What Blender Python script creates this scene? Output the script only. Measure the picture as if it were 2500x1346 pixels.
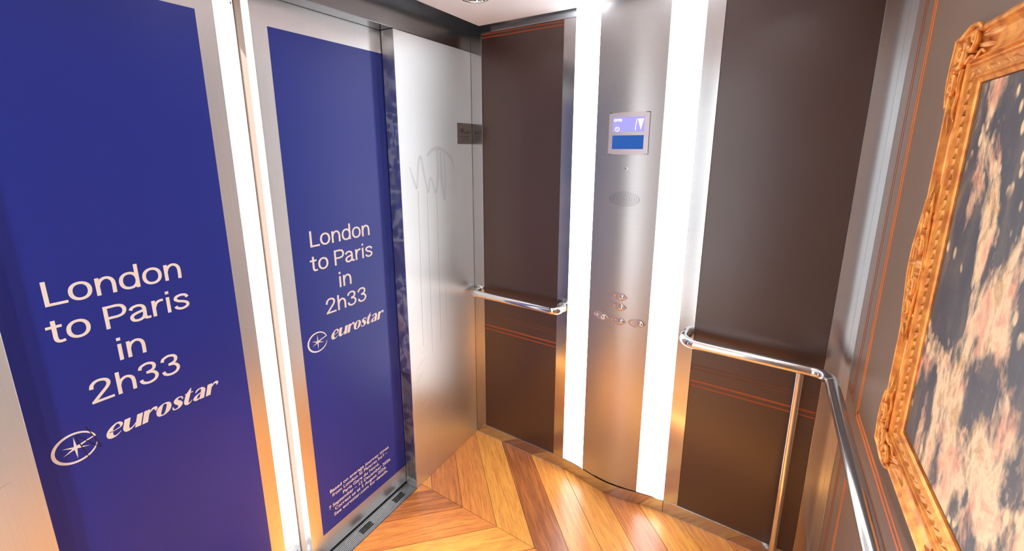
import bpy, bmesh, math, random
from mathutils import Vector, Matrix

random.seed(7)
for o in list(bpy.data.objects):
    bpy.data.objects.remove(o, do_unlink=True)
SC = bpy.context.scene
COL = SC.collection

# ------------------------------------------------------------------ camera
F_PX, CX, CY = 1009.76, 1243.37, 571.25          # solved for the 2500x1346 frame
YAW, PITCH, ROLL = 0.5571, -0.2059, 0.0002
cd = bpy.data.cameras.new('camera')
cam = bpy.data.objects.new('camera', cd)
COL.objects.link(cam)
cd.sensor_fit = 'HORIZONTAL'
cd.sensor_width = 36.0
cd.lens = F_PX / 2500 * 36.0
cd.shift_x = (1250 - CX) / 2500
cd.shift_y = (CY - 673) / 2500
cd.clip_start = 0.01
fw = Vector((-math.sin(YAW) * math.cos(PITCH), math.cos(YAW) * math.cos(PITCH), math.sin(PITCH)))
rt = Vector((math.cos(YAW), math.sin(YAW), 0))
up = rt.cross(fw)
r2 = math.cos(ROLL) * rt + math.sin(ROLL) * up
u2 = -math.sin(ROLL) * rt + math.cos(ROLL) * up
M = Matrix((r2, u2, -fw)).transposed().to_4x4()
M.translation = Vector((1.3036, -1.7339, 1.6439))
cam.matrix_world = M
SC.camera = cam

# ------------------------------------------------------------------ world (daylight on the landing), exposure
STRIP = 6.0        # light strips
SPOT = 40.0        # lens of a ceiling downlight
SPOT_W = (60.0, 150.0)  # corner row and the added, stronger middle row;    # beam of a ceiling downlight, watts
world = bpy.data.worlds.new('daylight')
SC.world = world
world.use_nodes = True
world.node_tree.nodes['Background'].inputs[0].default_value = (1.0, 0.985, 0.97, 1)
world.node_tree.nodes['Background'].inputs[1].default_value = 5.0
sun_d = bpy.data.lights.new('sun', 'SUN')          # low daylight slanting in through the door gap
sun_d.energy = 28.0; sun_d.angle = math.radians(1.5); sun_d.color = (1.0, 0.96, 0.9)
sun = bpy.data.objects.new('sun', sun_d)
COL.objects.link(sun)
sun.rotation_euler = Vector((1.0, 0.28, -1.15)).to_track_quat('-Z', 'Y').to_euler()
vs = SC.view_settings
vs.view_transform = 'Standard'
vs.look = 'None'
vs.exposure = 0.45
vs.gamma = 1.0
vs.use_curve_mapping = False

# ------------------------------------------------------------------ materials
def srgb(r, g, b):
    def f(c):
        c /= 255.0
        return c / 12.92 if c <= 0.04045 else ((c + 0.055) / 1.055) ** 2.4
    return (f(r), f(g), f(b), 1.0)

class NT:
    def __init__(s, name):
        s.m = bpy.data.materials.new(name)
        s.m.use_nodes = True
        s.t = s.m.node_tree
        s.b = s.t.nodes['Principled BSDF']
    def n(s, t, **k):
        x = s.t.nodes.new(t)
        for a, v in k.items():
            setattr(x, a, v)
        return x
    def l(s, a, b):
        s.t.links.new(a, b)
    def val(s, sock, v):
        s.b.inputs[sock].default_value = v

def plain(name, col, rough=0.5, metal=0.0, emit=None, estr=0.0, coat=0.0, spec=0.5):
    m = NT(name)
    m.val('Base Color', col); m.val('Roughness', rough); m.val('Metallic', metal)
    m.val('Specular IOR Level', spec)
    if coat: m.val('Coat Weight', coat)
    if emit is not None:
        m.val('Emission Color', emit); m.val('Emission Strength', estr)
    return m.m

def steel(name, base=0.54, r0=0.32, r1=0.40, aniso=0.5, tangent=(0, 0, 1), brush=(3, 3, 420), tint=(0.985, 0.99, 1.0)):
    m = NT(name)
    geo = m.n('ShaderNodeNewGeometry')
    mp = m.n('ShaderNodeMapping'); mp.inputs['Scale'].default_value = brush
    m.l(geo.outputs['Position'], mp.inputs['Vector'])
    nz = m.n('ShaderNodeTexNoise'); nz.inputs['Scale'].default_value = 1.0; nz.inputs['Detail'].default_value = 3
    m.l(mp.outputs['Vector'], nz.inputs['Vector'])
    sm = m.n('ShaderNodeTexNoise'); sm.inputs['Scale'].default_value = 2.5; sm.inputs['Detail'].default_value = 2
    m.l(geo.outputs['Position'], sm.inputs['Vector'])
    mr = m.n('ShaderNodeMapRange'); mr.inputs['To Min'].default_value = r0; mr.inputs['To Max'].default_value = r1
    mr.inputs['From Min'].default_value = 0.2; mr.inputs['From Max'].default_value = 0.8
    m.l(sm.outputs['Fac'], mr.inputs['Value'])
    m.l(mr.outputs['Result'], m.b.inputs['Roughness'])
    rp = m.n('ShaderNodeMapRange'); rp.inputs['To Min'].default_value = base * 0.93; rp.inputs['To Max'].default_value = base * 1.05
    m.l(nz.outputs['Fac'], rp.inputs['Value'])
    cc = m.n('ShaderNodeCombineColor')
    for i, t in enumerate(tint):
        mu = m.n('ShaderNodeMath', operation='MULTIPLY'); mu.inputs[1].default_value = t
        m.l(rp.outputs['Result'], mu.inputs[0]); m.l(mu.outputs[0], cc.inputs[i])
    m.l(cc.outputs[0], m.b.inputs['Base Color'])
    bp = m.n('ShaderNodeBump'); bp.inputs['Strength'].default_value = 0.004; bp.inputs['Distance'].default_value = 0.0004
    m.l(nz.outputs['Fac'], bp.inputs['Height']); m.l(bp.outputs['Normal'], m.b.inputs['Normal'])
    m.val('Metallic', 1.0)
    if aniso:
        m.val('Anisotropic', aniso)
        tv = m.n('ShaderNodeCombineXYZ')
        for i in range(3): tv.inputs[i].default_value = tangent[i]
        m.l(tv.outputs[0], m.b.inputs['Tangent'])
    return m.m

def laminate(name, col, rough=0.4, grain=0.12, spec=0.5):
    m = NT(name)
    geo = m.n('ShaderNodeNewGeometry')
    a = m.n('ShaderNodeTexNoise'); a.inputs['Scale'].default_value = 420; a.inputs['Detail'].default_value = 2
    b = m.n('ShaderNodeTexNoise'); b.inputs['Scale'].default_value = 3.5; b.inputs['Detail'].default_value = 3
    m.l(geo.outputs['Position'], a.inputs['Vector']); m.l(geo.outputs['Position'], b.inputs['Vector'])
    mx = m.n('ShaderNodeMix', data_type='RGBA')
    mx.inputs[6].default_value = tuple(c * (1 - grain) for c in col[:3]) + (1,)
    mx.inputs[7].default_value = tuple(c * (1 + grain) for c in col[:3]) + (1,)
    m.l(a.outputs['Fac'], mx.inputs[0]); m.l(mx.outputs[2], m.b.inputs['Base Color'])
    mr = m.n('ShaderNodeMapRange'); mr.inputs['To Min'].default_value = rough - 0.05; mr.inputs['To Max'].default_value = rough + 0.05
    m.l(b.outputs['Fac'], mr.inputs['Value']); m.l(mr.outputs['Result'], m.b.inputs['Roughness'])
    m.val('Specular IOR Level', spec)
    return m.m

def wood():
    m = NT('oak_plank')
    tc = m.n('ShaderNodeTexCoord'); oi = m.n('ShaderNodeObjectInfo')
    at = m.n('ShaderNodeAttribute', attribute_type='OBJECT', attribute_name='tone')
    rnd = m.n('ShaderNodeMath', operation='MULTIPLY'); rnd.inputs[1].default_value = 40
    m.l(oi.outputs['Random'], rnd.inputs[0])
    add = m.n('ShaderNodeVectorMath', operation='ADD')
    m.l(tc.outputs['Object'], add.inputs[0]); m.l(rnd.outputs[0], add.inputs[1])
    mp = m.n('ShaderNodeMapping'); mp.inputs['Scale'].default_value = (4.5, 60, 8)
    m.l(add.outputs[0], mp.inputs['Vector'])
    n1 = m.n('ShaderNodeTexNoise'); n1.inputs['Scale'].default_value = 1.0; n1.inputs['Detail'].default_value = 5; n1.inputs['Distortion'].default_value = 0.9
    m.l(mp.outputs[0], n1.inputs['Vector'])
    mp2 = m.n('ShaderNodeMapping'); mp2.inputs['Scale'].default_value = (16, 240, 8)
    m.l(add.outputs[0], mp2.inputs['Vector'])
    n2 = m.n('ShaderNodeTexNoise'); n2.inputs['Scale'].default_value = 1.0; n2.inputs['Detail'].default_value = 3; n2.inputs['Distortion'].default_value = 0.4
    m.l(mp2.outputs[0], n2.inputs['Vector'])
    # tone 0 = dark red brown, 1 = golden
    cr = m.n('ShaderNodeValToRGB')
    e = cr.color_ramp.elements
    e[0].position = 0.0; e[0].color = srgb(150, 88, 50)
    e[1].position = 1.0; e[1].color = srgb(226, 158, 74)
    k = cr.color_ramp.elements.new(0.5); k.color = srgb(205, 124, 62)
    bl = m.n('ShaderNodeMapRange'); bl.inputs['From Min'].default_value = 0.3; bl.inputs['From Max'].default_value = 0.7
    bl.inputs['To Min'].default_value = -0.3; bl.inputs['To Max'].default_value = 0.22
    m.l(n1.outputs['Fac'], bl.inputs['Value'])
    sm = m.n('ShaderNodeMath', operation='ADD'); m.l(at.outputs['Fac'], sm.inputs[0]); m.l(bl.outputs['Result'], sm.inputs[1])
    m.l(sm.outputs[0], cr.inputs['Fac'])
    pr = m.n('ShaderNodeMapRange'); pr.inputs['From Min'].default_value = 0.35; pr.inputs['From Max'].default_value = 0.5
    pr.inputs['To Min'].default_value = 0.72; pr.inputs['To Max'].default_value = 1.0
    m.l(n2.outputs['Fac'], pr.inputs['Value'])
    mul = m.n('ShaderNodeMix', data_type='RGBA', blend_type='MULTIPLY'); mul.inputs[0].default_value = 1.0
    m.l(cr.outputs['Color'], mul.inputs[6]); m.l(pr.outputs['Result'], mul.inputs[7])
    m.l(mul.outputs[2], m.b.inputs['Base Color'])
    m.val('Roughness', 0.29); m.val('Specular IOR Level', 0.55)
    bp = m.n('ShaderNodeBump'); bp.inputs['Strength'].default_value = 0.08; bp.inputs['Distance'].default_value = 0.0005
    m.l(n2.outputs['Fac'], bp.inputs['Height']); m.l(bp.outputs['Normal'], m.b.inputs['Normal'])
    return m.m

def canvas_paint():
    # loose dabs of navy, cream, rose and ochre: a plain generic stand-in
    m = NT('painted_canvas')
    geo = m.n('ShaderNodeNewGeometry')
    def noise(scale3, detail=3, rough=0.5, dist=0.0, off=0.0):
        mp = m.n('ShaderNodeMapping'); mp.inputs['Scale'].default_value = scale3; mp.inputs['Location'].default_value = (off, off * 1.7, off * 0.6)
        m.l(geo.outputs['Position'], mp.inputs['Vector'])
        n = m.n('ShaderNodeTexNoise'); n.inputs['Scale'].default_value = 1.0; n.inputs['Detail'].default_value = detail
        n.inputs['Roughness'].default_value = rough; n.inputs['Distortion'].default_value = dist
        m.l(mp.outputs[0], n.inputs['Vector'])
        return n.outputs['Fac']
    def ramp(src, stops):
        cr = m.n('ShaderNodeValToRGB'); e = cr.color_ramp.elements
        e[0].position = stops[0][0]; e[0].color = srgb(*stops[0][1]); e[1].position = stops[-1][0]; e[1].color = srgb(*stops[-1][1])
        for p, c in stops[1:-1]:
            k = e.new(p); k.color = srgb(*c)
        m.l(src, cr.inputs['Fac'])
        return cr.outputs['Color']
    def rng(src, a, b, c, d):
        r = m.n('ShaderNodeMapRange'); r.inputs['From Min'].default_value = a; r.inputs['From Max'].default_value = b
        r.inputs['To Min'].default_value = c; r.inputs['To Max'].default_value = d
        m.l(src, r.inputs['Value']); return r.outputs['Result']
    def math2(op, a, b):
        x = m.n('ShaderNodeMath', operation=op); m.l(a, x.inputs[0])
        if isinstance(b, float): x.inputs[1].default_value = b
        else: m.l(b, x.inputs[1])
        return x.outputs[0]
    def mix(f, a, b):
        x = m.n('ShaderNodeMix', data_type='RGBA'); m.l(f, x.inputs[0]); m.l(a, x.inputs[6]); m.l(b, x.inputs[7]); return x.outputs[2]
    sp = m.n('ShaderNodeSeparateXYZ'); m.l(geo.outputs['Position'], sp.inputs[0])
    light = ramp(noise((1, 20, 11), 5, 0.65, 0.4, 3.0), [(0.30, (196, 122, 92)), (0.42, (236, 176, 136)), (0.52, (248, 214, 168)), (0.62, (206, 160, 104)), (0.75, (246, 224, 184))])
    dark = ramp(noise((1, 22, 9), 5, 0.65, 0.5, 11.0), [(0.30, (30, 30, 46)), (0.50, (54, 50, 62)), (0.62, (84, 74, 70)), (0.78, (124, 100, 78))])
    big = noise((1, 8.0, 4.6), 5, 0.55, 0.5, 21.0)
    fine = noise((1, 60, 24), 3, 0.6, 0.6, 31.0)
    lift = rng(sp.outputs['Z'], 1.35, 1.72, 0.0, 0.075)
    f = math2('SUBTRACT', math2('ADD', big, rng(fine, 0.3, 0.7, -0.035, 0.035)), lift)
    body = mix(rng(f, 0.485, 0.565, 0.0, 1.0), dark, light)
    # short cream dabs scattered over everything
    vo = m.n('ShaderNodeTexVoronoi'); vo.inputs['Scale'].default_value = 1.0
    mp = m.n('ShaderNodeMapping'); mp.inputs['Scale'].default_value = (1, 44, 24)
    m.l(geo.outputs['Position'], mp.inputs['Vector']); m.l(mp.outputs[0], vo.inputs['Vector'])
    dab = math2('MULTIPLY', rng(vo.outputs['Distance'], 0.22, 0.34, 1.0, 0.0), rng(noise((1, 9, 9), 2, 0.5, 0.0, 41.0), 0.53, 0.60, 0.0, 1.0))
    cream = m.n('ShaderNodeRGB'); cream.outputs[0].default_value = srgb(240, 208, 160)
    m.l(mix(dab, body, cream.outputs[0]), m.b.inputs['Base Color'])
    m.val('Roughness', 0.42); m.val('Specular IOR Level', 0.6)
    return m.m

def gilt():
    m = NT('gilded_moulding')
    geo = m.n('ShaderNodeNewGeometry')
    nz = m.n('ShaderNodeTexNoise'); nz.inputs['Scale'].default_value = 38; nz.inputs['Detail'].default_value = 5
    m.l(geo.outputs['Position'], nz.inputs['Vector'])
    cr = m.n('ShaderNodeValToRGB')
    e = cr.color_ramp.elements
    e[0].position = 0.3; e[0].color = srgb(196, 110, 40); e[1].position = 0.68; e[1].color = srgb(250, 172, 78)
    m.l(nz.outputs['Fac'], cr.inputs['Fac']); m.l(cr.outputs['Color'], m.b.inputs['Base Color'])
    m.val('Metallic', 0.45); m.val('Roughness', 0.38)
    return m.m

MAT = {
    'steel': steel('brushed_steel', base=0.52, r0=0.16, r1=0.19, aniso=0.0),
    'steel_trim': steel('corner_trim_steel', base=0.54, r0=0.29, r1=0.33, aniso=0.0, brush=(2, 2, 2)),
    'steel_cop': steel('brushed_steel_column', base=0.52, r0=0.36, r1=0.40, aniso=0.0),
    'steel_return': steel('satin_steel_return', base=0.80, r0=0.36, r1=0.42, aniso=0.7, tangent=(0, 1, 0), brush=(3, 420, 3), tint=(0.95, 0.985, 1.0)),
    'steel_dark': steel('header_steel', base=0.24, r0=0.20, r1=0.24, aniso=0.0),
    'steel_door': steel('door_steel', base=0.66, r0=0.34, r1=0.40, aniso=0.6, tangent=(0, 1, 0), brush=(3, 420, 3)),
    'kick': steel('kick_steel', base=0.55, r0=0.12, r1=0.16, aniso=0.0),
    'chrome': plain('polished_steel', (0.8, 0.79, 0.78, 1), 0.09, 1.0),
    'satin': plain('satin_tube', (0.70, 0.69, 0.69, 1), 0.17, 1.0),
    'bezel': plain('bezel_metal', (0.66, 0.64, 0.70, 1), 0.45, 0.5),
    'sill': steel('ribbed_aluminium', base=0.52, r0=0.35, r1=0.45, aniso=0.0, brush=(3, 200, 3), tint=(0.96, 1, 1.04)),
    'black': plain('dark_gap', (0.006, 0.006, 0.006, 1), 0.8, spec=0.1),
    'brown': laminate('dark_brown_laminate', srgb(64, 38, 30), 0.345, 0.1, 1.0),
    'taupe': laminate('taupe_wall_print', srgb(128, 106, 92), 0.38, 0.08),
    'moulding': plain('orange_brown_line', srgb(156, 78, 42), 0.42),
    'moulding_dim': plain('dim_brown_line', srgb(104, 60, 44), 0.42),
    'moulding_hot': plain('bright_orange_line', srgb(224, 122, 52), 0.45),
    'blue': laminate('blue_vinyl', srgb(22, 43, 142), 0.40, 0.07, 0.5),
    'cream': plain('cream_lettering', srgb(238, 230, 220), 0.45),
    'ceiling': plain('white_ceiling', srgb(240, 240, 244), 0.55),
    'strip': plain('lit_acrylic', (1, 1, 1, 1), 0.35, emit=(0.965, 0.98, 1.0, 1), estr=STRIP),
    'lens': plain('lit_lens', (1, 1, 1, 1), 0.3, emit=(1.0, 0.96, 0.92, 1), estr=SPOT),
    'seal': plain('beige_rubber_seal', srgb(118, 100, 90), 0.7, spec=0.2),
    'groove': plain('sill_groove', srgb(40, 40, 44), 0.7),
    'joint': plain('floor_joint', srgb(58, 36, 22), 0.8),
    'wood': wood(),
    'screen': plain('lit_lavender_screen', srgb(90, 90, 200), 0.2, emit=srgb(150, 146, 250), estr=0.9),
    'screen_off': plain('blue_screen', srgb(40, 90, 175), 0.12, emit=srgb(52, 104, 190), estr=0.3),
    'screen_ink': plain('lit_white_segment', (1, 1, 1, 1), 0.3, emit=(1, 1, 1, 1), estr=1.3),
    'plate': plain('engraved_plate', srgb(104, 96, 92), 0.4, 0.3),
    'ink': plain('black_ink', (0.008, 0.008, 0.01, 1), 0.5),
    'pearl': plain('pale_button_plate', srgb(196, 176, 176), 0.25, 0.35),
    'canvas': canvas_paint(),
    'gilt': gilt(),
    'concrete': plain('landing_floor', srgb(200, 196, 190), 0.6),
}
def ghost(name, col, alpha):
    m = NT(name); m.val('Base Color', col); m.val('Roughness', 0.6); m.val('Alpha', alpha)
    return m.m
MAT['smudge'] = ghost('wiped_marker_ghost', srgb(96, 100, 104), 0.12)
MAT['drip'] = ghost('dried_drip', srgb(80, 78, 84), 0.55)
MAT['scratch'] = ghost('scratch_mark', srgb(225, 215, 205), 0.5)

# ------------------------------------------------------------------ helpers
def mesh_obj(name, verts, faces, mat, parent=None, smooth=False):
    me = bpy.data.meshes.new(name)
    me.from_pydata([tuple(v) for v in verts], [], faces)
    me.update()
    return link(name, me, mat, parent, smooth)

def link(name, me, mat, parent=None, smooth=False):
    if mat is not None:
        me.materials.clear(); me.materials.append(MAT[mat] if isinstance(mat, str) else mat)
    if smooth:
        me.polygons.foreach_set('use_smooth', [True] * len(me.polygons))
    o = bpy.data.objects.new(name, me)
    COL.objects.link(o)
    if parent is not None:
        o.parent = parent
        o.matrix_parent_inverse = parent_world(parent).inverted()
    return o

def parent_world(o):
    m = Matrix.LocRotScale(o.location, o.rotation_euler, o.scale)
    if o.parent is not None:
        return parent_world(o.parent) @ o.matrix_parent_inverse @ m
    return m

def bm_obj(name, bm, mat, parent=None, smooth=False):
    me = bpy.data.meshes.new(name)
    bmesh.ops.recalc_face_normals(bm, faces=bm.faces[:])
    bm.to_mesh(me); bm.free()
    return link(name, me, mat, parent, smooth)

def add_box(bm, a, b, bevel=0.0):
    lo = [min(a[i], b[i]) for i in range(3)]; hi = [max(a[i], b[i]) for i in range(3)]
    vs_ = [bm.verts.new((x, y, z)) for x in (lo[0], hi[0]) for y in (lo[1], hi[1]) for z in (lo[2], hi[2])]
    fs = []
    for q in ((0, 1, 3, 2), (4, 6, 7, 5), (0, 4, 5, 1), (2, 3, 7, 6), (0, 2, 6, 4), (1, 5, 7, 3)):
        fs.append(bm.faces.new([vs_[i] for i in q]))
    if bevel:
        bmesh.ops.recalc_face_normals(bm, faces=fs)
        es = set(e for f in fs for e in f.edges)
        bmesh.ops.bevel(bm, geom=list(es), offset=bevel, segments=2, affect='EDGES', profile=0.5)

def box(name, a, b, mat, parent=None, bevel=0.0):
    bm = bmesh.new(); add_box(bm, a, b, bevel)
    return bm_obj(name, bm, mat, parent)

def boxes(name, lst, mat, parent=None, bevel=0.0):
    bm = bmesh.new()
    for a, b in lst: add_box(bm, a, b, bevel)
    return bm_obj(name, bm, mat, parent)

def empty(name, loc):
    o = bpy.data.objects.new(name, None)
    o.empty_display_size = 0.05
    o.location = loc
    COL.objects.link(o)
    return o

def tag(o, label, cat, group=None):
    o['label'] = label; o['category'] = cat
    if group: o['group'] = group
    return o

def struct(o, label, cat):
    o['kind'] = 'structure'
    return tag(o, label, cat)

def sweep(bm, path, rad, seg=16, cap=True, flat=1.0):
    """round tube along a polyline; rad may be a number or a list"""
    n = len(path); P = [Vector(p) for p in path]
    T = []
    for i in range(n):
        T.append((P[min(i + 1, n - 1)] - P[max(i - 1, 0)]).normalized())
    ref = Vector((0, 0, 1))
    if abs(T[0].dot(ref)) > 0.9: ref = Vector((1, 0, 0))
    U = (ref - ref.dot(T[0]) * T[0]).normalized()
    rings = []
    for i in range(n):
        U = (U - U.dot(T[i]) * T[i]).normalized()
        V = T[i].cross(U)
        r = rad[i] if isinstance(rad, (list, tuple)) else rad
        rings.append([bm.verts.new(P[i] + r * (math.cos(2 * math.pi * k / seg) * U + flat * math.sin(2 * math.pi * k / seg) * V)) for k in range(seg)])
    for i in range(n - 1):
        for k in range(seg):
            bm.faces.new((rings[i][k], rings[i][(k + 1) % seg], rings[i + 1][(k + 1) % seg], rings[i + 1][k]))
    if cap:
        bm.faces.new(rings[0][::-1]); bm.faces.new(rings[-1])

def tube(name, path, rad, mat, parent=None, seg=24):
    bm = bmesh.new(); sweep(bm, path, rad, seg)
    o = bm_obj(name, bm, mat, parent)
    me = o.data
    for p in me.polygons: p.use_smooth = len(p.vertices) == 4
    me.set_sharp_from_angle(angle=math.radians(40))
    return o

def arc(c, a, b, n=10):
    """quarter bend about centre c from offset a to offset b"""
    c, a, b = Vector(c), Vector(a), Vector(b)
    return [c + math.cos(t) * a + math.sin(t) * b for t in [math.pi / 2 * i / n for i in range(n + 1)]]

def lathe(bm, centre, axis, prof, seg=32):
    """profile of (radius, height) about an axis"""
    c = Vector(centre); ax = Vector(axis).normalized()
    ref = Vector((0, 0, 1)) if abs(ax.z) < 0.9 else Vector((1, 0, 0))
    U = ax.cross(ref).normalized(); V = ax.cross(U)
    rings = []
    for r, h in prof:
        if r < 1e-6: rings.append([bm.verts.new(c + h * ax)])
        else: rings.append([bm.verts.new(c + h * ax + r * (math.cos(2 * math.pi * k / seg) * U + math.sin(2 * math.pi * k / seg) * V)) for k in range(seg)])
    for A, B in zip(rings, rings[1:]):
        for k in range(seg):
            k2 = (k + 1) % seg
            if len(A) == 1 and len(B) == 1: continue
            if len(A) == 1: bm.faces.new((A[0], B[k2], B[k]))
            elif len(B) == 1: bm.faces.new((A[k], A[k2], B[0]))
            else: bm.faces.new((A[k], A[k2], B[k2], B[k]))

def lathe_obj(name, centre, axis, prof, mat, parent=None, seg=32):
    bm = bmesh.new(); lathe(bm, centre, axis, prof, seg)
    o = bm_obj(name, bm, mat, parent, smooth=True)
    o.data.set_sharp_from_angle(angle=math.radians(50))
    return o

def catmull(pts, n=6):
    """smooth a list of tuples (any dimension)"""
    out = []
    P = [pts[0]] + list(pts) + [pts[-1]]
    for i in range(1, len(P) - 2):
        for k in range(n):
            t = k / n
            out.append(tuple(0.5 * ((2 * P[i][d]) + (-P[i - 1][d] + P[i + 1][d]) * t
                       + (2 * P[i - 1][d] - 5 * P[i][d] + 4 * P[i + 1][d] - P[i + 2][d]) * t * t
                       + (-P[i - 1][d] + 3 * P[i][d] - 3 * P[i + 1][d] + P[i + 2][d]) * t ** 3) for d in range(len(P[i]))))
    out.append(tuple(pts[-1]))
    return out

def ribbon(pts, closed=False):
    """flat stroke from (x, y, full width) points -> 2D quads"""
    n = len(pts); L = []; R = []
    for i in range(n):
        a = pts[(i - 1) % n] if closed else pts[max(i - 1, 0)]
        b = pts[(i + 1) % n] if closed else pts[min(i + 1, n - 1)]
        dx, dy = b[0] - a[0], b[1] - a[1]
        q = math.hypot(dx, dy) or 1
        nx, ny = -dy / q, dx / q
        w = pts[i][2] / 2
        L.append((pts[i][0] + nx * w, pts[i][1] + ny * w)); R.append((pts[i][0] - nx * w, pts[i][1] - ny * w))
    V = L + R
    Fc = [(i, (i + 1) % n, n + (i + 1) % n, n + i) for i in range(n if closed else n - 1)]
    return V, Fc

def text2d(body, shear=0.0, weight=0.0):
    """flat mesh (verts2d, faces) of the built-in font"""
    cu = bpy.data.curves.new('lettering', 'FONT')
    cu.body = body; cu.size = 1.0; cu.shear = shear; cu.offset = weight; cu.resolution_u = 6
    ob = bpy.data.objects.new('lettering', cu)
    COL.objects.link(ob)
    dg = bpy.context.evaluated_depsgraph_get(); dg.update()
    me = bpy.data.meshes.new_from_object(ob.evaluated_get(dg))
    V = [(v.co.x, v.co.y) for v in me.vertices]; Fc = [tuple(p.vertices) for p in me.polygons]
    bpy.data.objects.remove(ob); bpy.data.curves.remove(cu); bpy.data.meshes.remove(me)
    return V, Fc

CAP = 0.682   # cap height of the built-in font at size 1
def fit(vf, x0, x1, base, cap):
    V, Fc = vf
    a = min(v[0] for v in V); b = max(v[0] for v in V)
    s = (x1 - x0) / (b - a)
    return [(x0 + (v[0] - a) * s, base + v[1] * cap / CAP) for v in V], Fc

def on_door(name, vf, x, mat, parent):       # 2D (y, z) on a plane of constant x facing +x
    V, Fc = vf
    return mesh_obj(name, [(x + (v[2] if len(v) > 2 else 0.0), v[0], v[1]) for v in V], Fc, mat, parent)

def on_back(name, vf, yf, mat, parent):      # 2D (x, z) on the back wall facing -y; yf(x) gives the surface
    V, Fc = vf
    return mesh_obj(name, [(v[0], yf(v[0]), v[1]) for v in V], Fc, mat, parent)

# ------------------------------------------------------------------ dimensions (metres)
W = 1.603            # door wall x=0 to picture wall x=W
L = 2.114            # back wall y=0 to front wall y=-L
HT = 2.32            # top of the wall sheets
HC = 2.195           # underside of the hung ceiling
HD = 2.10            # door head
OY0, OY1 = -1.616, -0.4984   # door opening
DX = -0.0719         # face of the car doors
GL, GR = -1.0985, -1.0010    # edges of the slightly open doors

# ------------------------------------------------------------------ floor: chevron planks
slab = box('floor', (0, -L, -0.03), (W, 0, -0.004), 'joint')
struct(slab, 'golden wooden chevron floor of the lift car', 'floor')

def clip(poly, axis, lim, keep_less):
    out = []
    for i in range(len(poly)):
        a, b = poly[i], poly[(i + 1) % len(poly)]
        ia = (a[axis] <= lim) if keep_less else (a[axis] >= lim)
        ib = (b[axis] <= lim) if keep_less else (b[axis] >= lim)
        if ia: out.append(a)
        if ia != ib:
            t = (lim - a[axis]) / (b[axis] - a[axis])
            out.append((a[0] + t * (b[0] - a[0]), a[1] + t * (b[1] - a[1])))
    return out

PITCHX, S0 = 0.1906, 0.0675
SPINE = [-0.467 - 0.93 * i for i in range(-1, 3)]
TONES = {(0, -1): 0.8, (0, 0): 0.42, (0, 1): 0.62, (0, 2): 0.95, (0, 3): 0.1, (0, 4): 0.8, (0, 5): 0.88, (0, 6): 0.42, (0, 7): 0.9, (0, 8): 0.75, (0, 9): 0.5,
         (1, -1): 0.5, (1, 0): 0.2, (1, 1): 0.55, (1, 2): 0.92, (1, 3): 0.7, (1, 4): 0.3}
GAP = 0.0009
for band in range(3):
    y_hi, y_lo = SPINE[band], SPINE[band + 1]
    # band 0 lies between the spine at +0.463 and the one at -0.467: boards lean towards -x as y grows
    lean = -1 if band % 2 == 0 else 1
    span = y_hi - y_lo
    for k in range(-8, 16):
        if band == 0: x_at = lambda y, s: s + lean * (y - y_lo)
        else: x_at = lambda y, s: s + lean * (y - y_hi)
        s0 = S0 + k * PITCHX; s1 = s0 + PITCHX
        g = GAP * math.sqrt(2)
        poly = [(x_at(y_lo, s0) + g, y_lo + GAP), (x_at(y_lo, s1) - g, y_lo + GAP), (x_at(y_hi, s1) - g, y_hi - GAP), (x_at(y_hi, s0) + g, y_hi - GAP)]
        for ax, lim, less in ((0, 0.0005, False), (0, W - 0.0005, True), (1, -0.0005, True), (1, -L + 0.0005, False)):
            if poly: poly = clip(poly, ax, lim, less)
        if len(poly) < 3: continue
        area = abs(sum(poly[i][0] * poly[(i + 1) % len(poly)][1] - poly[(i + 1) % len(poly)][0] * poly[i][1] for i in range(len(poly)))) / 2
        if area < 4e-4: continue
        cx_ = sum(p[0] for p in poly) / len(poly); cy_ = sum(p[1] for p in poly) / len(poly)
        ang = math.radians(135 if lean < 0 else 45)
        ca, sa = math.cos(-ang), math.sin(-ang)
        loc = [((p[0] - cx_) * ca - (p[1] - cy_) * sa, (p[0] - cx_) * sa + (p[1] - cy_) * ca) for p in poly]
        n = len(loc)
        V = [(p[0], p[1], 0.0) for p in loc] + [(p[0], p[1], -0.004) for p in loc]
        Fc = [tuple(range(n)), tuple(range(2 * n - 1, n - 1, -1))] + [(i, n + i, n + (i + 1) % n, (i + 1) % n) for i in range(n)]
        pl = mesh_obj('plank', V, Fc, 'wood', slab)
        pl.matrix_parent_inverse = Matrix.Identity(4)
        pl.location = (cx_, cy_, random.uniform(-0.0003, 0.0))
        pl.rotation_euler = (0, 0, ang)
        pl['tone'] = float(TONES.get((band, k), random.choice((0.3, 0.55, 0.8, 0.9))))

# ------------------------------------------------------------------ back wall with its twin behind the camera
def yprof(x):                                   # bulging column between the light strips
    t = (x - 0.8035) / 0.2525
    return 0.0 if abs(t) >= 1 else -0.034 * (0.5 + 0.5 * math.cos(math.pi * t))

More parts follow.
